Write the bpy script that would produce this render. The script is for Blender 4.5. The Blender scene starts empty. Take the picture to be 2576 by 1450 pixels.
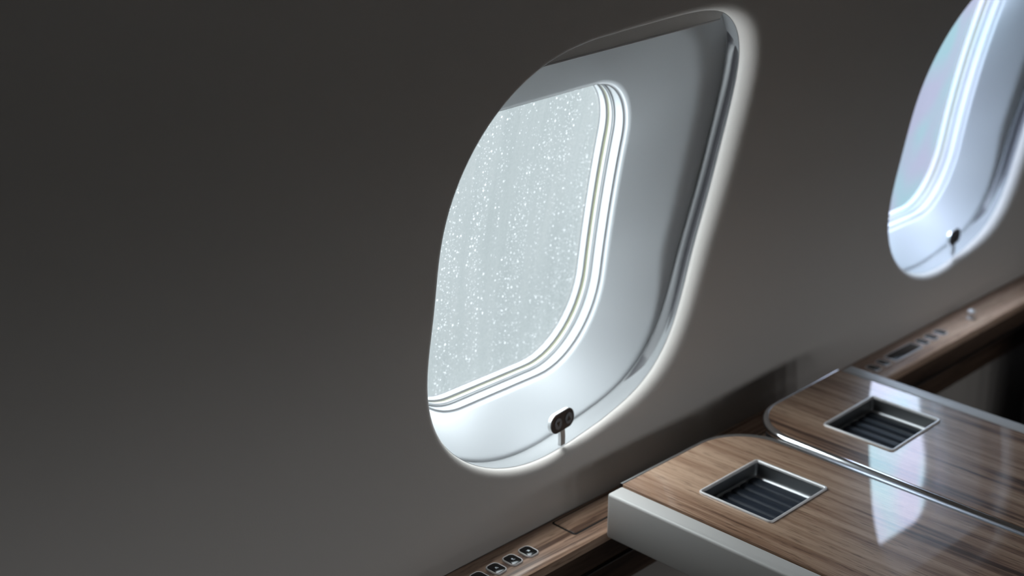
import bpy, bmesh, math, random
from math import sin, cos, pi, atan2, hypot, radians
from mathutils import Vector, Matrix

random.seed(7)
scene = bpy.context.scene
COL = scene.collection

# ------------------------------------------------------------------ measures (metres)
ZT = 0.70                      # table top above the floor
R_CAB, YC, ZC = 1.2, -0.30, 0.07   # cabin cross-section circle (ZC relative to table top)
WCX, WCS = 1.0195, 0.185       # centre of the near window on the side wall (x, arc length)
PITCH, RISE = 0.8565, 0.006    # window pitch along the cabin


def yaw(x):
    """the side wall runs a hair off the table's axis"""
    return 0.016 * (x - 1.6)


def W(x, s, off=0.0):
    """point on the curved side wall, off metres outboard of its skin"""
    th = s / R_CAB
    return Vector((x, YC + (R_CAB + off) * cos(th) + yaw(x), ZT + ZC + (R_CAB + off) * sin(th)))


# ------------------------------------------------------------------ object helpers
def link(name, me, mat, parent=None):
    o = bpy.data.objects.new(name, me)
    COL.objects.link(o)
    if mat is not None:
        me.materials.append(mat)
    if parent is not None:
        o.parent = parent
        o.matrix_parent_inverse = parent.matrix_world.inverted()
    return o


def from_bm(name, bm, mat, parent=None, smooth=True, angle=35):
    bmesh.ops.remove_doubles(bm, verts=bm.verts, dist=1e-6)
    bmesh.ops.recalc_face_normals(bm, faces=bm.faces)
    me = bpy.data.meshes.new(name)
    bm.to_mesh(me)
    bm.free()
    if smooth:
        for p in me.polygons:
            p.use_smooth = True
        me.set_sharp_from_angle(angle=radians(angle))
    return link(name, me, mat, parent)


def empty(name, loc):
    o = bpy.data.objects.new(name, None)
    COL.objects.link(o)
    o.location = loc
    o.empty_display_size = 0.02
    bpy.context.view_layer.update()
    return o


def tag(o, label=None, cat=None, group=None, kind=None):
    if label:
        o['label'] = label
    if cat:
        o['category'] = cat
    if group:
        o['group'] = group
    if kind:
        o['kind'] = kind
    return o


def loft(bm, rings, closed=True, cap0=False, cap1=False):
    vs = [[bm.verts.new(p) for p in r] for r in rings]
    n = len(vs[0])
    for a, b in zip(vs, vs[1:]):
        for i in range(n if closed else n - 1):
            j = (i + 1) % n
            bm.faces.new((a[i], a[j], b[j], b[i]))
    if cap0:
        bm.faces.new(list(reversed(vs[0])))
    if cap1:
        bm.faces.new(vs[-1])
    return vs


def rquad(x0, x1, y0, y1, r, n=8):
    """closed outline of a rectangle, corner radii r = one value or (x0y0, x1y0, x1y1, x0y1)"""
    if not isinstance(r, (tuple, list)):
        r = (r,) * 4
    out = []
    for (cx, cy, sx, sy, a0, rr) in ((x0, y0, 1, 1, pi, r[0]), (x1, y0, -1, 1, 1.5 * pi, r[1]),
                                     (x1, y1, -1, -1, 0, r[2]), (x0, y1, 1, -1, .5 * pi, r[3])):
        rr = max(rr, 1e-4)
        for k in range(n + 1):
            a = a0 + .5 * pi * k / n
            out.append((cx + sx * rr + rr * cos(a), cy + sy * rr + rr * sin(a)))
    return out


def rslab(bm, x0, x1, y0, y1, r, prof, n=8, fn=None, cap0=True, cap1=True):
    """stack of inset rounded rectangles: prof = [(inset, z), ...]"""
    if not isinstance(r, (tuple, list)):
        r = (r,) * 4
    rings = []
    for ins, z in prof:
        o = rquad(x0 + ins, x1 - ins, y0 + ins, y1 - ins, tuple(q - ins for q in r), n)
        rings.append([(fn((x, y, z)) if fn else (x, y, z)) for x, y in o])
    return loft(bm, rings, True, cap0, cap1)


def box(bm, x0, x1, y0, y1, z0, z1, bev=0.0, fn=None):
    if bev > 0:
        prof = [(bev, z0), (bev * .3, z0 + bev * .3), (0, z0 + bev), (0, z1 - bev), (bev * .3, z1 - bev * .3), (bev, z1)]
        rslab(bm, x0, x1, y0, y1, bev * 1.2, prof, 3, fn)
    else:
        rslab(bm, x0, x1, y0, y1, 1e-4, [(0, z0), (0, z1)], 1, fn)


# ------------------------------------------------------------------ material helpers
def mat_base(name):
    m = bpy.data.materials.new(name)
    m.use_nodes = True
    nt = m.node_tree
    nt.nodes.clear()
    out = nt.nodes.new('ShaderNodeOutputMaterial')
    return m, nt, out


def N(nt, typ, **kw):
    nd = nt.nodes.new(typ)
    for k, v in kw.items():
        if k in nd.inputs:
            nd.inputs[k].default_value = v
        else:
            setattr(nd, k, v)
    return nd


def principled(name, col, rough=.5, metal=0.0, spec=.5, bump=None, coat=0.0):
    m, nt, out = mat_base(name)
    b = N(nt, 'ShaderNodeBsdfPrincipled')
    b.inputs['Base Color'].default_value = (*col, 1)
    b.inputs['Roughness'].default_value = rough
    b.inputs['Metallic'].default_value = metal
    b.inputs['Specular IOR Level'].default_value = spec
    b.inputs['Coat Weight'].default_value = coat
    b.inputs['Coat Roughness'].default_value = .08
    nt.links.new(b.outputs[0], out.inputs[0])
    if bump:
        sc, st, dist = bump
        tc = N(nt, 'ShaderNodeNewGeometry')
        no = N(nt, 'ShaderNodeTexNoise', Scale=sc, Detail=3.0, Roughness=.6)
        bp = N(nt, 'ShaderNodeBump', Strength=st, Distance=dist)
        nt.links.new(tc.outputs['Position'], no.inputs['Vector'])
        nt.links.new(no.outputs['Fac'], bp.inputs['Height'])
        nt.links.new(bp.outputs[0], b.inputs['Normal'])
    return m


def ramp(nt, stops, interp='LINEAR'):
    r = N(nt, 'ShaderNodeValToRGB')
    r.color_ramp.interpolation = interp
    els = r.color_ramp.elements
    while len(els) < len(stops):
        els.new(.5)
    for e, (p, c) in zip(els, stops):
        e.position = p
        e.color = (*c, 1)
    return r


def walnut(name, along, dark=(.050, .030, .020), mid=(.155, .098, .066), light=(.30, .215, .155), film=0.0, rough=.06, coat=.0, spec=.5):
    """straight-grained walnut veneer, grain along world axis 'x' or 'y'"""
    m, nt, out = mat_base(name)
    L = nt.links.new
    geo = N(nt, 'ShaderNodeNewGeometry')

    def stretched(across, length, detail, rg, dist=0.0, seed=0.0):
        mp = N(nt, 'ShaderNodeMapping')
        mp.inputs['Scale'].default_value = (length, across, across) if along == 'x' else (across, length, across)
        mp.inputs['Location'].default_value = (seed, seed * 1.7, seed * .3)
        no = N(nt, 'ShaderNodeTexNoise', Scale=1.0, Detail=detail, Roughness=rg, Distortion=dist)
        L(geo.outputs['Position'], mp.inputs['Vector'])
        L(mp.outputs[0], no.inputs['Vector'])
        return no.outputs['Fac']
    broad = stretched(62, 1.6, 4.0, .62, .35, 3.1)
    fine = stretched(330, 7.0, 4.0, .7, .2, 7.7)
    pores = stretched(520, 34.0, 2.0, .6, .0, 1.3)
    cloud = stretched(17, 3.0, 2.0, .5, .0, 5.2)
    a = N(nt, 'ShaderNodeMath', operation='MULTIPLY'); L(broad, a.inputs[0]); a.inputs[1].default_value = .62
    b = N(nt, 'ShaderNodeMath', operation='MULTIPLY'); L(fine, b.inputs[0]); b.inputs[1].default_value = .24
    c = N(nt, 'ShaderNodeMath', operation='MULTIPLY'); L(cloud, c.inputs[0]); c.inputs[1].default_value = .26
    s1 = N(nt, 'ShaderNodeMath', operation='ADD'); L(a.outputs[0], s1.inputs[0]); L(b.outputs[0], s1.inputs[1])
    s2 = N(nt, 'ShaderNodeMath', operation='ADD'); L(s1.outputs[0], s2.inputs[0]); L(c.outputs[0], s2.inputs[1])
    r = ramp(nt, [(.45, dark), (.525, mid), (.575, tuple((p + q) / 2 for p, q in zip(mid, light))), (.66, light)])
    L(s2.outputs[0], r.inputs[0])
    pr = ramp(nt, [(.57, (1, 1, 1)), (.68, (.42, .38, .36))])
    L(pores, pr.inputs[0])
    mx = N(nt, 'ShaderNodeMix', data_type='RGBA', blend_type='MULTIPLY')
    mx.inputs[0].default_value = .8
    L(r.outputs[0], mx.inputs[6]); L(pr.outputs[0], mx.inputs[7])
    bs = N(nt, 'ShaderNodeBsdfPrincipled')
    L(mx.outputs[2], bs.inputs['Base Color'])
    bs.inputs['Roughness'].default_value = rough
    bs.inputs['Specular IOR Level'].default_value = spec
    bs.inputs['Coat Weight'].default_value = coat
    bs.inputs['Coat Roughness'].default_value = .03
    bs.inputs['Coat IOR'].default_value = 1.42
    if film:
        no = N(nt, 'ShaderNodeTexNoise', Scale=9.0, Detail=1.0)
        L(geo.outputs['Position'], no.inputs['Vector'])
        mr = N(nt, 'ShaderNodeMapRange')
        mr.inputs['From Min'].default_value = .3; mr.inputs['From Max'].default_value = .7
        mr.inputs['To Min'].default_value = film - 45; mr.inputs['To Max'].default_value = film + 45
        L(no.outputs['Fac'], mr.inputs['Value'])
        L(mr.outputs[0], bs.inputs['Thin Film Thickness'])
        bs.inputs['Thin Film IOR'].default_value = 1.9
    bp = N(nt, 'ShaderNodeBump', Strength=.03, Distance=.0004)
    L(fine, bp.inputs['Height'])
    if rough > .2:
        L(bp.outputs[0], bs.inputs['Normal'])
    L(bs.outputs[0], out.inputs[0])
    return m


def pane_material(name, wet=True):
    """rain-wet outer acrylic: greyish tint, faint run-off streaks, small drops that scatter the sky; the dry pane only has a stress tint"""
    m, nt, out = mat_base(name)
    L = nt.links.new
    geo = N(nt, 'ShaderNodeNewGeometry')

    def noise(scale, detail, dist=0.0):
        mp = N(nt, 'ShaderNodeMapping'); mp.inputs['Scale'].default_value = scale
        L(geo.outputs['Position'], mp.inputs['Vector'])
        no = N(nt, 'ShaderNodeTexNoise', Scale=1.0, Detail=detail, Roughness=.6, Distortion=dist)
        L(mp.outputs[0], no.inputs['Vector'])
        return no.outputs['Fac']

    def math_(op, a, b, c=None):
        nd = N(nt, 'ShaderNodeMath', operation=op)
        for i, v in enumerate((a, b, c)):
            if v is None:
                continue
            if isinstance(v, (int, float)):
                nd.inputs[i].default_value = v
            else:
                L(v, nd.inputs[i])
        return nd.outputs[0]
    tr = N(nt, 'ShaderNodeBsdfTransparent')
    if wet:
        streak = noise((70, 20, 3.0), 3.0, .3)
        blot = noise((7, 5, 4), 2.0)
        fine = noise((420, 60, 330), 2.0)
        f = math_('ADD', math_('MULTIPLY', streak, .35), math_('MULTIPLY_ADD', blot, .35, math_('MULTIPLY', fine, .30)))
        base = ramp(nt, [(.36, (.78, .835, .845)), (.50, (.86, .915, .925)), (.64, (.95, .99, 1.0))])
        L(f, base.inputs[0])
        L(base.outputs[0], tr.inputs[0])
        trail = noise((62, 20, 2.6), 2.0, .4)
        mask = None
        for (scale, r0, seed, stren, cover) in ((150, .23, 0.0, .95, .62), (105, .17, 4.0, 1.0, .30), (270, .27, 9.0, .55, .9)):
            sp = N(nt, 'ShaderNodeSeparateXYZ'); L(geo.outputs['Position'], sp.inputs[0])
            cb = N(nt, 'ShaderNodeCombineXYZ')
            L(math_('ADD', sp.outputs[0], seed), cb.inputs[0]); L(math_('MULTIPLY', sp.outputs[2], .9), cb.inputs[1])
            vo = N(nt, 'ShaderNodeTexVoronoi', voronoi_dimensions='2D', Scale=scale, Randomness=1.0)
            L(cb.outputs[0], vo.inputs['Vector'])
            sep = N(nt, 'ShaderNodeSeparateColor'); L(vo.outputs['Color'], sep.inputs[0])
            rad = math_('MULTIPLY_ADD', sep.outputs[2], r0 * .6, r0 * .45)
            d = math_('DIVIDE', vo.outputs['Distance'], rad)
            dot = ramp(nt, [(.35, (1, 1, 1)), (1.0, (0, 0, 0))])
            L(d, dot.inputs[0])
            keep = math_('LESS_THAN', sep.outputs[0], math_('MULTIPLY', math_('MULTIPLY_ADD', trail, 4.0, -1.5), cover))
            a = math_('MULTIPLY', math_('MULTIPLY', dot.outputs[0], keep), math_('MULTIPLY_ADD', sep.outputs[1], .7 * stren, .3 * stren))
            mask = a if mask is None else math_('MAXIMUM', mask, a)
        drop = N(nt, 'ShaderNodeBsdfTranslucent'); drop.inputs[0].default_value = (.93, .97, 1.0, 1)
        body = N(nt, 'ShaderNodeMixShader')
        L(math_('MULTIPLY', mask, .19), body.inputs[0]); L(tr.outputs[0], body.inputs[1]); L(drop.outputs[0], body.inputs[2])
        surf = body.outputs[0]
    else:
        tint = noise((9, 5, 7), 1.0, .2)
        base = ramp(nt, [(.38, (.76, .755, 1.0)), (.50, (.70, .82, 1.0)), (.62, (.61, .885, 1.0))])
        L(tint, base.inputs[0])
        L(base.outputs[0], tr.inputs[0])
        surf = tr.outputs[0]
    gl = N(nt, 'ShaderNodeBsdfGlossy'); gl.inputs['Roughness'].default_value = .05
    mix = N(nt, 'ShaderNodeMixShader'); mix.inputs[0].default_value = .03
    L(surf, mix.inputs[1]); L(gl.outputs[0], mix.inputs[2])
    L(mix.outputs[0], out.inputs[0])
    return m


M = {}
M['wall'] = principled('wall_leather', (.60, .556, .52), .48, spec=.35, bump=(750, .16, .0012))
M['cabin'] = principled('cabin_lining', (.40, .385, .37), .7)
M['end'] = principled('dark_bulkhead', (.06, .045, .035), .6)
M['carpet'] = principled('carpet', (.035, .03, .028), .95, bump=(900, .5, .002))
M['trim'] = principled('window_trim', (.585, .605, .625), .32, spec=.4)
M['sill'] = principled('window_sill', (.26, .265, .27), .34, spec=.4)
M['seal'] = principled('window_seal', (.31, .32, .33), .3, spec=.4)
M['gasket'] = principled('window_gasket', (.24, .24, .15), .5)
M['guide'] = principled('shade_guide', (.05, .048, .053), .3, spec=.5)
M['shade'] = principled('shade_fabric', (.72, .69, .66), .6, bump=(900, .2, .0008))
M['hem'] = principled('shade_hem', (.60, .58, .58), .35)
M['pane'] = pane_material('wet_acrylic', True)
M['pane_far'] = pane_material('wet_acrylic_plain', False)
M['wood_table'] = walnut('walnut_table', 'y', dark=(.07, .033, .019), mid=(.275, .155, .097), light=(.50, .335, .232), rough=.35, coat=1.0, spec=.16)
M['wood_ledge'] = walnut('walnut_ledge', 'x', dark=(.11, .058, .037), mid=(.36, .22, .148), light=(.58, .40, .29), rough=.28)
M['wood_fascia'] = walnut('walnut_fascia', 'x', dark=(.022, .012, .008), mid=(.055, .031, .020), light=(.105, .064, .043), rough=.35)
M['leather'] = principled('pale_leather', (.53, .505, .482), .42, spec=.4, bump=(800, .10, .0008))
M['chrome'] = principled('polished_metal', (.74, .74, .75), .24, metal=1.0)
M['bezel'] = principled('brushed_bezel', (.80, .77, .76), .38, metal=.35)
M['mirror'] = principled('mirror_metal', (.72, .72, .73), .10, metal=1.0)
M['satin'] = principled('satin_metal', (.66, .655, .65), .34, metal=1.0)
M['darkmetal'] = principled('dark_bronze_metal', (.075, .06, .055), .35, metal=.6)
M['rim'] = principled('dark_rim_metal', (.20, .195, .19), .28, metal=1.0)
M['tray'] = principled('tray_metal', (.46, .465, .47), .36, metal=1.0)
M['rubber'] = principled('navy_rubber', (.012, .018, .030), .55, spec=.3)
M['black'] = principled('black_gloss', (.006, .006, .007), .12)
M['gap'] = principled('dark_gap', (.008, .006, .005), .8)
M['icon'] = principled('icon_paint', (.72, .78, .82), .5)
M['button_grey'] = principled('button_grey', (.20, .205, .22), .35, metal=.3)
M['panel'] = principled('panel_fabric', (.33, .295, .27), .8)
M['seat'] = principled('seat_leather', (.018, .016, .015), .55)


# ------------------------------------------------------------------ window outlines
OUT_COEF = [0.23858, -0.00198, 0.00397, -0.00942, 0.00857, -0.0001, 0.0029, -0.01415, -0.00071, 0.00033, -0.00079,
            0.00124, -0.00022, 0.0015, 0.00072, 0.00056, -0.00059, 0.0001, 0.00035]
NW = 320
CELL_S0, CELL_S1 = -0.165, 0.535       # the window cell, centred on WCS


def out_r(t):
    r = OUT_COEF[0]
    for k in range(1, 10):
        r += OUT_COEF[2 * k - 1] * cos(k * t) + OUT_COEF[2 * k] * sin(k * t)
    return r


def angles():
    """NW directions from the window centre; the cell's four corners fall on samples"""
    hx, hs = PITCH / 2, (CELL_S1 - CELL_S0) / 2
    corner = atan2(hs, hx)
    keys = [-corner, corner, pi - corner, pi + corner, 2 * pi - corner]
    cnt = [NW // 4 - 8, NW // 4 + 8, NW // 4 - 8, NW // 4 + 8]
    out = []
    for i in range(4):
        for k in range(cnt[i]):
            out.append(keys[i] + (keys[i + 1] - keys[i]) * k / cnt[i])
    return out


ANG = angles()
OPEN = [(WCX + out_r(t) * cos(t), WCS + out_r(t) * sin(t)) for t in ANG]


def normals2(poly):
    n = len(poly)
    out = []
    for i in range(n):
        (ax, ay), (bx, by) = poly[i - 1], poly[(i + 1) % n]
        dx, dy = bx - ax, by - ay
        l = hypot(dx, dy)
        out.append((dy / l, -dx / l))
    return out


OPN = normals2(OPEN)


def grow(d):
    return [(x + nx * d, s + ny * d) for (x, s), (nx, ny) in zip(OPEN, OPN)]


def cell_ring():
    hx, hs = PITCH / 2, (CELL_S1 - CELL_S0) / 2
    out = []
    for t in ANG:
        c, s_ = cos(t), sin(t)
        k = min(hx / abs(c) if abs(c) > 1e-9 else 9, hs / abs(s_) if abs(s_) > 1e-9 else 9)
        out.append((WCX + k * c, WCS + k * s_))
    return out


CELL = cell_ring()


def polar_sample(poly, c):
    """resample a closed outline at the window's sample directions, seen from c"""
    res = []
    n = len(poly)
    for t in ANG:
        dx, dy = cos(t), sin(t)
        best = None
        for i in range(n):
            ax, ay = poly[i][0] - c[0], poly[i][1] - c[1]
            bx, by = poly[(i + 1) % n][0] - c[0], poly[(i + 1) % n][1] - c[1]
            ex, ey = bx - ax, by - ay
            den = dx * ey - dy * ex
            if abs(den) < 1e-12:
                continue
            u = (ax * ey - ay * ex) / den
            v = (ax * dy - ay * dx) / den
            if u > 0 and -1e-9 <= v <= 1 + 1e-9:
                best = u if best is None else max(best, u)
        res.append((c[0] + best * dx, c[1] + best * dy))
    return res


def bulged(x0, x1, s0, s1, radii, bulge, shear, n=14):
    """rounded window outline with gently bowed sides; the top edge rises by shear"""
    pts = rquad(x0, x1, s0, s1, radii, n)
    cx, cs = (x0 + x1) / 2, (s0 + s1) / 2
    dense = []
    for i in range(len(pts)):
        a, b = pts[i], pts[(i + 1) % len(pts)]
        m = max(1, int(hypot(b[0] - a[0], b[1] - a[1]) / .006))
        for k in range(m):
            dense.append((a[0] + (b[0] - a[0]) * k / m, a[1] + (b[1] - a[1]) * k / m))
    out = []
    for x, s in dense:
        v = (s - cs) / ((s1 - s0) / 2)
        u = (x - cx) / ((x1 - x0) / 2)
        x2 = x + bulge * u * (1 - v * v)
        s2 = s + (shear * (x - cx) if v > 0 else .3 * shear * (x - cx)) * abs(v)
        out.append((x2, s2))
    return out


def inset_poly(poly, d):
    n2 = normals2(poly)
    return [(x - nx * d, s - ny * d) for (x, s), (nx, ny) in zip(poly, n2)]


CUT_NEAR = bulged(0.846, 1.147, -0.009, 0.3085, (.085, .095, .07, .05), .005, .050)
CUT_FAR = bulged(0.846, 1.156, -0.009, 0.376, (.085, .095, .075, .05), .005, .050)
CC = (WCX, .15)


# ------------------------------------------------------------------ the cabin shell
def shift(poly, k):
    return [(x + PITCH * k, s + RISE * k) for x, s in poly]


def lerp2(a, b, t):
    return [(p[0] + (q[0] - p[0]) * t, p[1] + (q[1] - p[1]) * t) for p, q in zip(a, b)]


LIP = [.0105 + .0100 * max(0.0, cos(t - .22)) ** .8 for t in ANG]     # roll radius of the opening's edge


def grow_lip(f):
    """outline moved outward by f times the local roll radius"""
    return [(x + nx * r * f, s + ny * r * f) for (x, s), (nx, ny), r in zip(OPEN, OPN, LIP)]




def build_wall():
    bm = bmesh.new()
    cells = [CELL, [(x + PITCH, s) for x, s in CELL]]
    for k in range(2):
        lipstart = shift(grow_lip(1.0), k)
        # flat skin from the cell border to the start of the rolled lip
        rings = [[W(x, s) for x, s in lerp2(cells[k], lipstart, t)] for t in (0, .3, .6, .85, 1)]
        for j in range(1, 11):
            a = .5 * pi * j / 10
            rings.append([W(x, s, r * (1 - cos(a))) for (x, s), r in zip(shift(grow_lip(1 - sin(a)), k), LIP)])
        loft(bm, rings)
    xs_edge = sorted({round(x, 6) for x, s in CELL if abs(s - CELL_S1) < 1e-6})
    ss_edge = sorted({round(s, 6) for x, s in CELL if abs(x - (WCX + PITCH / 2)) < 1e-6})
    xa, xb = WCX - PITCH / 2, WCX + 1.5 * PITCH
    left = [-0.8 + (xa + .8) * i / 22 for i in range(23)]
    right = [xb + (5.0 - xb) * i / 20 for i in range(21)]
    xall = sorted({round(v, 6) for v in left + right + xs_edge + [x + PITCH for x in xs_edge]})
    low = [-0.33, -0.28, -0.23, -0.19, CELL_S0]
    high = [CELL_S1 + (1.26 - CELL_S1) * i / 16 for i in range(17)]

    def grid(xs, ss):
        v = [[bm.verts.new(W(x, s)) for x in xs] for s in ss]
        for i in range(len(ss) - 1):
            for j in range(len(xs) - 1):
                bm.faces.new((v[i][j], v[i][j + 1], v[i + 1][j + 1], v[i + 1][j]))
    grid(left, ss_edge)
    grid(right, ss_edge)
    grid(xall, low)
    grid(xall, high)
    bmesh.ops.remove_doubles(bm, verts=bm.verts, dist=2e-5)
    return from_bm('wall_left', bm, M['wall'], None, True, 60)


tag(build_wall(), kind='structure')


def arc_sheet(name, s0, s1, mat, x0=-0.8, x1=5.0, n=24):
    bm = bmesh.new()
    rows = []
    for i in range(n + 1):
        s = s0 + (s1 - s0) * i / n
        rows.append([W(x0, s), W(x1, s)])
    loft(bm, rows, closed=False)
    return tag(from_bm(name, bm, mat), kind='structure')


arc_sheet('ceiling', 1.26, 2.52, M['cabin'])
OPP_X = [.163 + PITCH * k for k in range(-1, 6)]      # the opposite row of windows, same pitch
S_OPP = R_CAB * pi - .16                               # arc length of their centres on the far side of the cabin circle


def build_right_wall():
    """far side of the cabin with an open window hole in each bay"""
    bm = bmesh.new()
    hs0, hs1 = S_OPP - .30, S_OPP + .30
    for cx in OPP_X:
        hole = rquad(cx - .150, cx + .150, S_OPP - .175, S_OPP + .175, .085, 15)
        ring = []
        for x, s_ in hole:
            dx, ds = x - cx, s_ - S_OPP
            k = min(PITCH / 2 / abs(dx) if abs(dx) > 1e-9 else 99, .30 / abs(ds) if abs(ds) > 1e-9 else 99)
            ring.append((cx + k * dx, S_OPP + k * ds))
        out = [W(x, s_, .10) for x, s_ in hole]
        loft(bm, [[W(x, s_) for x, s_ in ring], [W(x, s_) for x, s_ in hole], out])
        for sx in (-1, 1):                              # square off the bay corners
            for sy in (-1, 1):
                c = (cx + sx * PITCH / 2, S_OPP + sy * .30)
                near = sorted(ring, key=lambda p: hypot(p[0] - c[0], p[1] - c[1]))
                a = next(p for p in near if abs(abs(p[0] - cx) - PITCH / 2) < 1e-6)
                b = next(p for p in near if abs(abs(p[1] - S_OPP) - .30) < 1e-6)
                if hypot(a[0] - b[0], a[1] - b[1]) > 1e-6:
                    bm.faces.new([bm.verts.new(W(*q)) for q in (a, c, b)])
    xa_, xb_ = OPP_X[0] - PITCH / 2, OPP_X[-1] + PITCH / 2
    for s0, s1 in ((2.52, hs0), (hs1, 4.46)):
        loft(bm, [[W(xa_ - .2, s0 + (s1 - s0) * i / 8), W(xb_ + .2, s0 + (s1 - s0) * i / 8)] for i in range(9)], closed=False)
    return from_bm('wall_right', bm, M['cabin'], None, True, 40)


tag(build_right_wall(), kind='structure')
bm = bmesh.new()
box(bm, -.8, 5.0, -1.32, .99, -.05, 0)
tag(from_bm('floor', bm, M['carpet'], smooth=False), kind='structure')
for nm, x in (('wall_back', -0.8), ('wall_front', 5.0)):
    bm = bmesh.new()
    box(bm, x - .02, x + .02, -1.55, 1.05, 0, 2.0)
    tag(from_bm(nm, bm, M['end'], smooth=False), kind='structure')

# lower dado panel under the ledge
bm = bmesh.new()
prof = [(.850, .012), (.850, .20), (.850, .45), (.853, ZT - .138), (.868, ZT - .136), (.868, .012)]
rings = [[(x, y + yaw(x), z) for y, z in prof] for x in [-.78 + 5.76 * i / 12 for i in range(13)]]
loft(bm, rings, True, True, True)
tag(from_bm('trim_1', bm, M['panel'], smooth=False), kind='structure')


# ------------------------------------------------------------------ windows
def reveal_profile(t, ang):
    """flat shoulder beside the jamb (none above the sill), then an even slope down to the pane"""
    k = min(1.0, max(0.0, (sin(ang) + .80) / .55))
    k = k * k * (3 - 2 * k)
    a, b, f = .16 * k, .10 + .26 * k, .06 * k
    sl = 1 / (1 - (a + b) / 2 + f)
    if t < a:
        return f * sl * t / a
    if t < b:
        return f * sl + sl * (t - a) ** 2 / (2 * (b - a))
    return f * sl + sl * (b - a) / 2 + sl * (t - b)


def build_window(k, pane_mat, CUT0):
    CUT = polar_sample(CUT0, CC)

    def cut_in(d):
        return polar_sample(inset_poly(CUT0, d), CC)
    sh = lambda p: shift(p, k)
    root = empty('window_%d' % (k + 1), W(WCX + PITCH * k, WCS + RISE * k, .04))
    tag(root, kind='structure')
    # jamb and sill between the rolled lip and the reveal
    J0, J1 = .020, .040
    bm = bmesh.new()
    loft(bm, [[W(x, s, r + (J1 - r) * o - b) for (x, s), r in zip(sh(grow(g)), LIP)] for g, o, b in ((-.0004, 0, .0006), (.0012, .08, 0), (.0025, .5, 0), (.003, 1, 0))])
    from_bm('jamb', bm, M['sill'], root)
    # convex reveal between jamb and the cut-out of the pane
    bm = bmesh.new()
    rings = []
    edge = grow(.003)
    D = .046
    for i in range(25):
        t = i / 24
        rings.append([W(x, s, J1 + D * reveal_profile(t, g)) for (x, s), g in zip(sh(lerp2(edge, CUT, t)), ANG)])
    for a in (.2, .4, .6, .8, 1.0):
        rings.append([W(x, s, J1 + D + .004 * a) for x, s in sh(cut_in(.0022 * (a ** 2)))])
    loft(bm, rings)
    from_bm('reveal_panel', bm, M['trim'], root, True, 120)

    def band(name, mat, spec):
        b = bmesh.new()
        loft(b, [[W(x, s, o) for x, s in sh(cut_in(i))] for i, o in spec])
        return from_bm(name, b, mat, root, True, 40)
    o0 = J1 + D
    band('seal_ring', M['seal'], [(.0022, o0 + .0035), (.0036, o0 + .0045), (.0036, o0 + .0062), (.0028, o0 + .0066), (.0034, o0 + .016),
                                  (.0050, o0 + .0165), (.0050, o0 + .0180)])
    band('gasket', M['gasket'], [(.0046, o0 + .0180), (.0046, o0 + .0235), (.0056, o0 + .0250)])
    band('inner_seal', M['seal'], [(.0050, o0 + .0175), (.0062, o0 + .0185), (.0062, o0 + .0215), (.0040, o0 + .0225)])
    band('pane_seal', M['seal'], [(.0046, o0 + .0250), (.0078, o0 + .0262), (.0082, o0 + .0335), (.0092, o0 + .0345)])
    # outer acrylic pane, slightly curved with the hull
    bm = bmesh.new()
    base = cut_in(.007)
    rings = []
    c = (WCX, .15)
    for off in (o0 + .036,):
        for t in (1, .75, .5, .25, .05):
            rings.append([W(c[0] + PITCH * k + (x - c[0]) * t, c[1] + RISE * k + (s - c[1]) * t, off) for x, s in base])
    loft(bm, rings, True, False, True)
    from_bm('window_pane', bm, pane_mat, root)
    # shade, raised: its lower end hangs in the top of the opening
    g0 = grow(.001)
    xs = [.80 + (1.245 - .80) * i / 40 for i in range(41)]

    def top_s(x):
        best = None
        for i in range(len(g0)):
            a, b = g0[i], g0[(i + 1) % len(g0)]
            if min(a[0], b[0]) <= x <= max(a[0], b[0]) and abs(a[0] - b[0]) > 1e-9:
                s = a[1] + (b[1] - a[1]) * (x - a[0]) / (b[0] - a[0])
                best = s if best is None else max(best, s)
        return best

    def rail(x):
        return .3820 + .061 * (x - 1.0)
    bm = bmesh.new()
    rows = []
    hem = bmesh.new()
    hrows = []
    for x in xs:
        ts = top_s(x)
        if ts is None or ts < rail(x) + .0015:
            continue
        X = x + PITCH * k
        d = RISE * k
        b_ = rail(x)
        rows.append([W(X, b_ + .002 + d, .0315), W(X, ts + d, .0300), W(X, ts + d, .0325), W(X, b_ + .002 + d, .0335)])
        hrows.append([W(X, b_ + .0022 + d, .0305), W(X, b_ + .0022 + d, .0345), W(X, b_ + .0006 + d, .0348), W(X, b_ + d, .0338),
                      W(X, b_ + d, .0312), W(X, b_ + .0008 + d, .0304)])
    loft(bm, rows, True, True, True)
    sh_o = from_bm('window_shade', bm, M['shade'], root, True, 30)
    loft(hem, hrows, True, True, True)
    from_bm('shade_hem', hem, M['hem'], sh_o)
    # guide channels the shade runs in, one down each side of the opening
    for side in (1, -1):
        pts = [(i, t) for i, t in enumerate(ANG)]
        sel = [i for i, t in pts if (side > 0 and -1.08 < ((t + pi) % (2 * pi) - pi) < .80) or
               (side < 0 and abs(((t) % (2 * pi)) - pi) < .62)]
        sel.sort(key=lambda i: ((ANG[i] + pi) % (2 * pi)) if side > 0 else (ANG[i] % (2 * pi)))
        bm = bmesh.new()
        rings = []
        n = len(sel)
        for q, i in enumerate(sel):
            fade = min(1.0, q / 34, (n - 1 - q) / 6)
            r = LIP[i]
            g = lambda d, o: W(*[(OPEN[i][0] + OPN[i][0] * d) + PITCH * k, (OPEN[i][1] + OPN[i][1] * d) + RISE * k], o)
            t_ = .0022 * fade
            rings.append([g(.0032, r + .0012), g(.0026 - t_, r + .0018), g(.0028 - t_, r + .006), g(.0030 - t_ * .6, r + .0085), g(.0030 - t_, r + .010),
                          g(.0030 - t_ * 1.2, .0375), g(.0034, .0395)])
        loft(bm, rings, False)
        from_bm('shade_guide', bm, M['guide'], root, True, 30)
    return root


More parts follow.
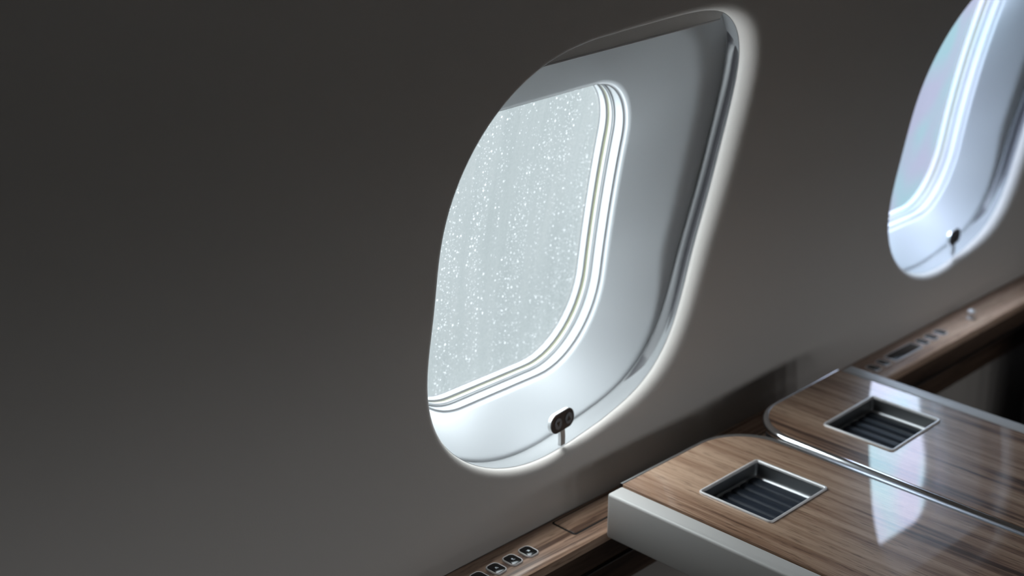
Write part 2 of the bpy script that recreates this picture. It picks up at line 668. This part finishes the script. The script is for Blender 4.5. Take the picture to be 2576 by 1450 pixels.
build_window(0, M['pane'], CUT_NEAR)
build_window(1, M['pane_far'], CUT_FAR)


# ------------------------------------------------------------------ shade switch on each sill
def build_switch():
    root = empty('shade_switch', (0, 0, 0))
    hw, hh, th = .0215, .0108, .0034
    fn = lambda p: (p[0], -p[2], p[1])       # slab lies in x-z, thickness along -y
    bm = bmesh.new()
    rslab(bm, -hw, hw, -hh, hh, hh, [(.0004, -.0022), (0, -.0018), (0, th - .0016)], 14, lambda p: (p[0], -p[2], p[1] + .0245), True, True)
    from_bm('plate_rim', bm, M['satin'], root)
    bm = bmesh.new()
    rslab(bm, -hw, hw, -hh, hh, hh, [(.0001, th - .0016), (.0003, th - .0006), (.0011, th)], 14, lambda p: (p[0], -p[2], p[1] + .0245), True, True)
    from_bm('plate', bm, M['darkmetal'], root)
    for cx, up in ((-.0098, False), (.0098, True)):
        bm = bmesh.new()
        rad = .0062
        rings = []
        for r_, z in ((rad, th), (rad, th + .0007), (rad - .0007, th + .0010), (rad - .0011, th + .0006), (0.0005, th + .0005)):
            rings.append([(cx + r_ * cos(2 * pi * i / 32), -z, .0245 + r_ * sin(2 * pi * i / 32)) for i in range(32)])
        loft(bm, rings, True, False, True)
        b = from_bm('button', bm, M['button_grey'], root)
        bm = bmesh.new()
        sgn = 1 if up else -1
        a = .0031
        tri = [(cx - a, -a * .75 * sgn), (cx + a, -a * .75 * sgn), (cx, a * .95 * sgn)]
        if not up:
            tri.reverse()
        loft(bm, [[(x, -z, .0245 + y) for x, y in tri] for z in (th + .0005, th + .0009)], True, True, True)
        from_bm('arrow', bm, M['black'], b, False)
    # bent stem down to the sill
    bm = bmesh.new()
    w = .0042
    path = [(-.0010, .0185), (-.0010, .006), (-.0006, .001), (-.0002, -.004)]
    rings = []
    for (y, z) in path:
        rings.append([(-w, y - .0009, z), (w, y - .0009, z), (w, y + .0026, z + .0005), (-w, y + .0026, z + .0005)])
    loft(bm, rings, True, True, True)
    from_bm('stem', bm, M['satin'], root, False)
    return root


def copy_tree(o, parent=None):
    c = o.copy()
    COL.objects.link(c)
    if parent is not None:
        c.parent = parent
    for ch in list(o.children):
        copy_tree(ch, c)
    return c


sw = build_switch()
tag(sw, 'dark two-arrow switch on the sill of the near, rain-wet window', 'switch', 'window shade switches')
sw2 = copy_tree(sw)
sw2['label'] = 'blurred dark switch on the sill of the farther window at the right edge'
for o, k in ((sw, 0), (sw2, 1)):
    x = 1.004 if k == 0 else 1.886
    p = W(x, -.0415 + RISE * k, .0085)
    o.location = (x, p.y, ZT + .0268 + .012 * k)
    o.rotation_euler = (radians(-6), 0, radians(8))


# ------------------------------------------------------------------ side ledge
YL0, YL1 = .8352, .8925       # front edge and wall edge (before yaw)
ZL = ZT - .052
ledge = empty('side_ledge', (1.2, .865, ZL))
tag(ledge, 'long brown walnut ledge running along the wall below both windows', 'ledge')
XL = [-.75 + 5.7 * i / 40 for i in range(41)]


def extr(name, prof, mat, parent, xs=XL, smooth=True):
    bm = bmesh.new()
    loft(bm, [[(x, y + yaw(x), z) for y, z in prof] for x in xs], True, True, True)
    return from_bm(name, bm, mat, parent, smooth, 25)


extr('ledge_top', [(YL1, ZL), (YL1, ZL - .014), (YL0 + .003, ZL - .014), (YL0 + .0008, ZL - .012), (YL0, ZL - .008), (YL0 + .0003, ZL - .0045),
                   (YL0 + .0015, ZL - .0018), (YL0 + .0045, ZL - .0004), (YL0 + .008, ZL)], M['wood_ledge'], ledge)
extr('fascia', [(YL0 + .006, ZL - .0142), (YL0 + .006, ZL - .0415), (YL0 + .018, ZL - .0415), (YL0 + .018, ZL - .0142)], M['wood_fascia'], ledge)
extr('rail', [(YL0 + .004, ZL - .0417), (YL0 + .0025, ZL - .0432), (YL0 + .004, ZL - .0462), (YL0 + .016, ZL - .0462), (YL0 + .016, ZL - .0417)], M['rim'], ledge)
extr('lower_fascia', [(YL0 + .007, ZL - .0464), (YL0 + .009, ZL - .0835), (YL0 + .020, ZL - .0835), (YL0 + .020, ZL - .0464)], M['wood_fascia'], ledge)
# flush lid over the table stowage, with its dark seam
lx0, lx1, ly0, ly1 = .972, 1.50, .8562, .8868
bm = bmesh.new()
fn = lambda p: (p[0], p[1] + yaw(p[0]), p[2])
rslab(bm, lx0, lx1, ly0, ly1, .002, [(0, ZL + .0001), (0, ZL + .0009), (.0004, ZL + .0012)], 4, fn)
lid = from_bm('lid', bm, M['wood_ledge'], ledge)
bm = bmesh.new()
a = rquad(lx0 - .0021, lx1 + .0021, ly0 - .0021, ly1 + .0021, .003, 4)
b = rquad(lx0, lx1, ly0, ly1, .002, 4)
loft(bm, [[fn((x, y, ZL + .0001)) for x, y in a], [fn((x, y, ZL + .0004)) for x, y in a], [fn((x, y, ZL + .0004)) for x, y in b]])
from_bm('seam', bm, M['gap'], lid, False)


# ------------------------------------------------------------------ buttons let into the ledge
def icon_polys(kind):
    """small white pictograms, outline in millimetres"""
    if kind == 'lamp':
        return [[(-2.2, -.6), (2.2, -.6), (1.0, 2.2), (-1.0, 2.2)]] + \
               [[(x - .3, -1.0), (x - .3 + d, -2.4), (x + .3 + d, -2.4), (x + .3, -1.0)] for x, d in ((-1.9, -.6), (-.7, -.2), (.6, .2), (1.8, .6))]
    if kind == 'table_lamp':
        return [[(-1.9, -.2), (1.9, -.2), (.8, 2.6), (-.8, 2.6)], [(-.4, -2.0), (.4, -2.0), (.4, -.2), (-.4, -.2)], [(-1.6, -2.6), (3.2, -2.6), (3.2, -1.9), (-1.6, -1.9)]]
    if kind == 'call':
        return [[(-2.6, -1.9), (2.6, -1.9), (2.1, -.6), (-2.1, -.6)],
                [(-1.7, -.6), (1.7, -.6), (2.3, .6), (1.6, 1.9), (.3, 2.4), (-.9, 2.1), (-1.9, 1.0)],
                [(-3.4, 1.2), (-1.8, 1.2), (-1.8, 2.0), (-3.4, 2.0)]]
    return []


def ledge_button(kind):
    root = empty('ledge_button', (0, 0, 0))
    hx, hy, r = .0086, .0100, .0058
    bm = bmesh.new()
    rslab(bm, -hx, hx, -hy, hy, r, [(0, .00005), (0, .0012), (.0003, .0017), (.0008, .0020), (.0013, .0019), (.0017, .0013)], 10, None, True, True)
    from_bm('bezel', bm, M['bezel'], root)
    bm = bmesh.new()
    rslab(bm, -hx, hx, -hy, hy, r, [(.0017, .0014), (.0017, .0018), (.0022, .0020)], 10, None, True, True)
    cap = from_bm('button_cap', bm, M['black'], root)
    for k, poly in enumerate(icon_polys(kind)):
        bm = bmesh.new()
        loft(bm, [[(x * .00068, y * .00068, z) for x, y in poly] for z in (.0020, .0022)], True, True, True)
        if k == 0:
            main = bm
        else:
            me = bpy.data.meshes.new('t'); bm.to_mesh(me); bm.free(); main.from_mesh(me); bpy.data.meshes.remove(me)
    if kind:
        from_bm('icon', main, M['icon'], cap, False)
    return root


def place(o, x, y, dz=0.0):
    o.location = (x, y + yaw(x), ZL + dz)
    o.rotation_euler = (0, 0, .016)


LEFT = [(.9096, 'call', 'black button with a wide white symbol, nearest to the ledge lid'),
        (.8860, 'table_lamp', 'black button with a white table lamp symbol, second from the ledge lid'),
        (.8624, 'lamp', 'black button with a white lamp and rays symbol, third from the ledge lid'),
        (.8388, None, 'silver-rimmed black button cut off by the bottom edge of the photo')]
for x, kind, lab in LEFT:
    b = ledge_button(kind)
    place(b, x, .8652)
    tag(b, lab, 'button', 'round buttons on the near end of the ledge')
RIGHT = [(1.5985, 'small black silver-rimmed ledge button right against the white edge of the table'),
         (1.6250, 'small black silver-rimmed ledge button between the table edge and the black display'),
         (1.7350, 'first small silver-rimmed ledge button beyond the black display'),
         (1.7610, 'middle of the three small silver-rimmed buttons beyond the black display'),
         (1.7880, 'last silver-rimmed ledge button beyond the display, closest to the small metal knob')]
proto = None
for x, lab in RIGHT:
    if proto is None:
        proto = b = ledge_button(None)
    else:
        b = copy_tree(proto)
    place(b, x, .8645)
    tag(b, lab, 'button', 'blurred buttons on the far end of the ledge')
# display
disp = empty('ledge_display', (0, 0, 0))
tag(disp, 'black glossy oblong display let into the ledge between the blurred buttons', 'display')
bm = bmesh.new()
rslab(bm, -.0385, .0385, -.0112, .0112, .004, [(0, .00005), (0, .0012), (.0004, .0017), (.001, .002), (.0018, .0019), (.0022, .0013)], 8)
from_bm('bezel', bm, M['bezel'], disp)
bm = bmesh.new()
rslab(bm, -.0385, .0385, -.0112, .0112, .004, [(.0022, .0014), (.0022, .0017), (.0026, .0019)], 8)
from_bm('screen', bm, M['black'], disp)
place(disp, 1.6805, .8645)
# little metal knob on a base
knob = empty('metal_toggle', (0, 0, 0))
tag(knob, 'small bright metal knob standing alone on the ledge at the right', 'knob')


def lathe(bm, prof, n=28, c=(0, 0)):
    loft(bm, [[(c[0] + r * cos(2 * pi * i / n), c[1] + r * sin(2 * pi * i / n), z) for i in range(n)] for r, z in prof], True, True, True)


bm = bmesh.new()
lathe(bm, [(.0062, .00005), (.0066, .0008), (.0060, .0020), (.0038, .0026), (.0028, .0034)])
from_bm('toggle_base', bm, M['bezel'], knob)
bm = bmesh.new()
lathe(bm, [(.0024, .0034), (.0025, .0060), (.0046, .0072), (.0058, .0095), (.0056, .0120), (.0040, .0138), (.0012, .0144)])
from_bm('toggle_head', bm, M['bezel'], knob)
place(knob, 1.876, .8610)

# ------------------------------------------------------------------ folding table with two leaves
table = empty('folding_table', (1.2364, .52, ZT - .06))
tag(table, 'two-leaf table with glossy walnut tops, a recessed tray in each leaf and pale leather sides', 'table')
YE, YF, ZB = .8315, .20, ZT - .053


def plate_with_hole(bm, outer, inner, z0, z1):
    def edges(loop, z):
        vs = [bm.verts.new((x, y, z)) for x, y in loop]
        es = [bm.edges.new((vs[i], vs[(i + 1) % len(vs)])) for i in range(len(vs))]
        return vs, es
    ov, oe = edges(outer, z1)
    iv, ie = edges(inner, z1)
    bmesh.ops.triangle_fill(bm, use_beauty=True, edges=oe + ie)
    for vs, loop in ((ov, outer), (iv, inner)):
        lo = [bm.verts.new((x, y, z0)) for x, y in loop]
        for i in range(len(vs)):
            j = (i + 1) % len(vs)
            bm.faces.new((vs[i], vs[j], lo[j], lo[i]))


def build_leaf(sign, pivot, tilt_y, tilt_x):
    """sign -1: near leaf (leather side towards -x), +1: far leaf"""
    if sign < 0:
        x0, x1 = 1.0213, 1.2325       # wood and rim
        radii = (.004, .012, .068, .001)
        rim_in = (.0, .0125)
        lx0, lx1 = .9958, 1.0198
        well = (1.0663, 1.1660)
    else:
        x0, x1 = 1.2378, 1.4410
        radii = (.012, .004, .001, .068)
        rim_in = (.0075, .0)
        lx0, lx1 = 1.4425, 1.4655
        well = (1.2970, 1.4010)
    wy = (.6685, .7560) if sign < 0 else (.6665, .7535)
    wo = (x0 + rim_in[0], x1 - rim_in[1], YF + .006, YE - .0062)
    wr = tuple(max(.001, r - .006) if r > .01 else r for r in radii)
    outer = rquad(*wo, wr, 14)
    inner = rquad(well[0] - .0008, well[1] + .0008, wy[0] - .0008, wy[1] + .0008, .004, 6)
    bm = bmesh.new()
    plate_with_hole(bm, outer, list(reversed(inner)), ZT - .010, ZT)
    leaf = from_bm('table_leaf', bm, M['wood_table'], table, False)
    tag(leaf, 'near walnut leaf' if sign < 0 else 'far walnut leaf carrying the bright window reflection')
    # metal rim: bullnose round three sides
    prof = [(.0058, -.0006), (.0046, .0002), (.0030, .0000), (.0016, -.0008), (.0006, -.0022), (.0000, -.0042), (.0003, -.0070), (.0012, -.0095), (.0058, -.0110)]
    bm = bmesh.new()
    rings = []
    ox0, ox1 = (x0 - .0005, x1) if sign < 0 else (x0, x1 + .0005)
    for ins, dz in prof:
        i_l = ins if sign > 0 else 0
        i_r = ins if sign < 0 else 0
        kx = 1.25 if sign > 0 else 2.1
        o = rquad(ox0 + i_l * kx, ox1 - i_r * kx, YF + ins, YE - ins, tuple(max(.0012, r - ins) if r > .01 else .0012 for r in radii), 14)
        rings.append([(x, y, ZT + dz) for x, y in o])
    # leave the leather side open: keep only points away from it
    loft(bm, rings)
    kill = [f for f in bm.faces if all((v.co.x < x0 + .0012 if sign < 0 else v.co.x > x1 - .0012) for v in f.verts)]
    bmesh.ops.delete(bm, geom=kill, context='FACES')
    tag(from_bm('metal_rim', bm, M['mirror'] if sign > 0 else M['satin'], leaf, True, 60), 'polished metal rim' if sign > 0 else 'satin metal rim')
    # carcass under the veneer
    bm = bmesh.new()
    cx0, cx1 = (x0 + .0006, x1 - .0045) if sign < 0 else (x0 + .0045, x1 - .0006)
    rslab(bm, cx0, cx1, YF + .005, YE - .005, tuple(max(.002, r - .005) for r in radii), [(.002, ZB + .002), (0, ZB + .004), (0, ZT - .019)], 10)
    from_bm('underside', bm, M['gap'], leaf)
    # pale leather side
    bm = bmesh.new()
    z1 = ZT - .0008
    bv = .0030
    pr = [(bv, ZB), (bv * .3, ZB + bv * .3), (0, ZB + bv), (0, z1 - bv), (bv * .08, z1 - bv * .6), (bv * .3, z1 - bv * .28), (bv * .62, z1 - bv * .07), (bv, z1)]
    rslab(bm, lx0, lx1, YF, .8249, .0036, pr, 6)
    from_bm('leather_side', bm, M['leather'], leaf)
    # tray: raised frame, four walls with a rounded foot, ribbed mat
    bm = bmesh.new()
    f = .0026
    rslab(bm, well[0] - f, well[1] + f, wy[0] - f, wy[1] + f, .005,
          [(.0, .0001 + ZT), (.0, ZT + .0012), (.0004, ZT + .0018), (.0012, ZT + .0021), (.0022, ZT + .0019), (.0030, ZT + .0010), (.0031, ZT - .001)], 8, None, False, False)
    frame = from_bm('tray_frame', bm, M['bezel'], leaf)
    bm = bmesh.new()
    dep = .0185
    rslab(bm, well[0], well[1], wy[0], wy[1], .004,
          [(.0004, ZT - .0008), (.0004, ZT - dep + .005), (.0008, ZT - dep + .0030), (.0020, ZT - dep + .0012), (.0040, ZT - dep + .0002), (.0060, ZT - dep)], 8, None, False, True)
    from_bm('tray', bm, M['tray'], leaf)
    bm = bmesh.new()
    nr = 6
    mx0, mx1 = well[0] + .0030, well[1] - .0042
    pts = []
    wv = (mx1 - mx0) / nr
    zb = ZT - dep + .0016
    for i in range(nr):
        a = mx0 + wv * i
        for u, h in ((.0, .0), (.05, .0009), (.13, .0017), (.28, .0020), (.58, .0019), (.80, .0014), (.93, .0005)):
            pts.append((a + wv * u, zb + h))
    pts.append((mx1, zb))
    pr = pts + [(mx1, zb - .0012), (mx0, zb - .0012)]
    ys = [wy[0] + .0035 + (wy[1] - wy[0] - .007) * i / 6 for i in range(7)]
    loft(bm, [[(x, y, z) for x, z in pr] for y in ys], True, True, True)
    from_bm('ribbed_mat', bm, M['rubber'], leaf, True, 40)
    # neither leaf lies dead level: each is tilted a degree or so to place its window reflection
    piv = Matrix.Translation(pivot)
    leaf.matrix_world = piv @ Matrix.Rotation(radians(tilt_y), 4, 'Y') @ Matrix.Rotation(radians(tilt_x), 4, 'X') @ piv.inverted() @ leaf.matrix_world
    return leaf


build_leaf(-1, (1.13, .72, ZT), -.65, -.85)
build_leaf(1, (1.2378, .72, ZT), -1.5, 0.0)
bm = bmesh.new()
box(bm, 1.07, 1.40, .60, .818, ZB - .020, ZB + .001, .003)
from_bm('slide_bracket', bm, M['darkmetal'], table)
bm = bmesh.new()
box(bm, 1.2315, 1.2390, YF + .03, YE - .09, ZT - .040, ZT - .022)
from_bm('hinge', bm, M['darkmetal'], table, False)
bm = bmesh.new()
box(bm, 1.19, 1.28, .36, .45, 0.0, ZB - .0195, .006)
box(bm, 1.14, 1.33, .31, .601, ZB - .0195, ZB + .001, .004)
from_bm('pedestal', bm, M['darkmetal'], table)

# ------------------------------------------------------------------ dark seat beyond the table
seat = empty('cabin_seat', (2.28, .45, 0))
tag(seat, 'dark leather armchair edge beyond the table at the right edge of the photo', 'seat')
bm = bmesh.new(); box(bm, 2.08, 2.56, .22, .70, 0, .26, .02); from_bm('seat_base', bm, M['seat'], seat)
bm = bmesh.new(); box(bm, 1.96, 2.56, .17, .73, .26, .45, .045); from_bm('seat_cushion', bm, M['seat'], seat)
for ya in (.10, .73):
    bm = bmesh.new(); box(bm, 1.955, 2.56, ya, ya + .075, .20, .612, .02); from_bm('armrest', bm, M['seat'], seat)
bm = bmesh.new()
lean = lambda p: (p[0] + .28 * (p[2] - .45), p[1], p[2])
box(bm, 2.46, 2.60, .17, .73, .44, 1.12, .045, lean)
from_bm('backrest', bm, M['seat'], seat)
bm = bmesh.new(); box(bm, 2.45, 2.58, .28, .62, 1.10, 1.30, .04, lean); from_bm('headrest', bm, M['seat'], seat)


# ------------------------------------------------------------------ light: overcast sky outside, daylight from the cabin's other windows
world = bpy.data.worlds.new('overcast')
scene.world = world
world.use_nodes = True
nt = world.node_tree
nt.nodes.clear()
wo = N(nt, 'ShaderNodeOutputWorld')
bg = N(nt, 'ShaderNodeBackground')
tc = N(nt, 'ShaderNodeTexCoord')
sx = N(nt, 'ShaderNodeSeparateXYZ')
mr = N(nt, 'ShaderNodeMapRange')
mr.inputs['From Min'].default_value = -1; mr.inputs['From Max'].default_value = 1
rp = ramp(nt, [(0.0, (.55, .60, .62)), (.40, (.66, .72, .74)), (.478, (.72, .78, .80)), (.53, (6.6, 6.95, 7.2)), (.885, (7.2, 7.55, 7.8)), (.915, (13.5, 13.8, 14.1)), (.965, (13.5, 13.8, 14.1)), (1.0, (10.0, 10.3, 10.6))])  # bright band high in the sky is added to lift the light on the ledge
nt.links.new(tc.outputs['Generated'], sx.inputs[0])
nt.links.new(sx.outputs['Z'], mr.inputs['Value'])
nt.links.new(mr.outputs[0], rp.inputs[0])
# added out-of-view glow to brighten the window reveals and lips: a broad bright lobe low in the (-x, +y) quarter
def wmath(op, a, b=None, c=None):
    nd = N(nt, 'ShaderNodeMath', operation=op)
    nd.use_clamp = op == 'MULTIPLY_ADD'
    for k_, v in enumerate((a, b, c)):
        if v is None:
            continue
        if isinstance(v, (int, float)):
            nd.inputs[k_].default_value = v
        else:
            nt.links.new(v, nd.inputs[k_])
    return nd.outputs[0]


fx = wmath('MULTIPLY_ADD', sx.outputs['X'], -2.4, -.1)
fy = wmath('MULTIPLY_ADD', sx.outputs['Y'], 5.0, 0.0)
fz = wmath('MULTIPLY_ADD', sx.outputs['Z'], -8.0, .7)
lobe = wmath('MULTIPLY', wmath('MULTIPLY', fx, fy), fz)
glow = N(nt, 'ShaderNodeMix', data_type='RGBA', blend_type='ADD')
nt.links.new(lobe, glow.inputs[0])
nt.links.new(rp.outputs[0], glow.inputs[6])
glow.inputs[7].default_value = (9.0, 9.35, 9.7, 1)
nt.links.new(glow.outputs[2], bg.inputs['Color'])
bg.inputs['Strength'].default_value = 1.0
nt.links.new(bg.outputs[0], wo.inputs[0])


def area(name, loc, target, sx_, sy_, power, col, portal=False):
    l = bpy.data.lights.new(name, 'AREA')
    l.shape = 'RECTANGLE'
    l.size, l.size_y = sx_, sy_
    l.energy = power
    l.color = col
    if portal:
        l.cycles.is_portal = True
    o = bpy.data.objects.new(name, l)
    COL.objects.link(o)
    o.location = loc
    d = Vector(target) - Vector(loc)
    o.rotation_euler = d.to_track_quat('-Z', 'Z').to_euler()
    return o


for k in range(2):
    c = W(WCX + PITCH * k, .15 + RISE * k, .16)
    t = W(WCX + PITCH * k, .15 + RISE * k, -.3)
    area('sky_portal', c, t, .42, .46, 1, (1, 1, 1), True)
for x in OPP_X:
    area('sky_portal', W(x, S_OPP, .12), W(x, S_OPP, -.3), .32, .38, 1, (1, 1, 1), True)

# ------------------------------------------------------------------ camera
RM = [[0.7039054443327183, -0.23162371939402662, 0.6714667363710848],
      [-0.7099324040209422, -0.2595713779221238, 0.6546897597218516],
      [0.022651868792757074, -0.937535680589111, -0.347150890050002]]
cam = bpy.data.cameras.new('camera')
co = bpy.data.objects.new('camera', cam)
COL.objects.link(co)
mw = Matrix(((RM[0][0], -RM[0][1], -RM[0][2], 0), (RM[1][0], -RM[1][1], -RM[1][2], 0), (RM[2][0], -RM[2][1], -RM[2][2], ZT + .70), (0, 0, 0, 1)))
co.matrix_world = mw
cam.sensor_width = 36.0
cam.sensor_fit = 'HORIZONTAL'
cam.lens = 36.0 * 3493.24 / 2576.0
cam.clip_start = .02
cam.dof.use_dof = True
cam.dof.focus_distance = 1.31
cam.dof.aperture_fstop = 4.0
scene.camera = co

vs = scene.view_settings
scene.display_settings.display_device = 'sRGB'
vs.view_transform = 'Standard'
vs.look = 'None'
vs.exposure = 0.0
vs.gamma = 1.0
vs.use_curve_mapping = False
cy = scene.cycles
cy.max_bounces = 10
cy.diffuse_bounces = 6
cy.glossy_bounces = 5
cy.transparent_max_bounces = 12
cy.sample_clamp_indirect = 6.0
cy.use_denoising = True
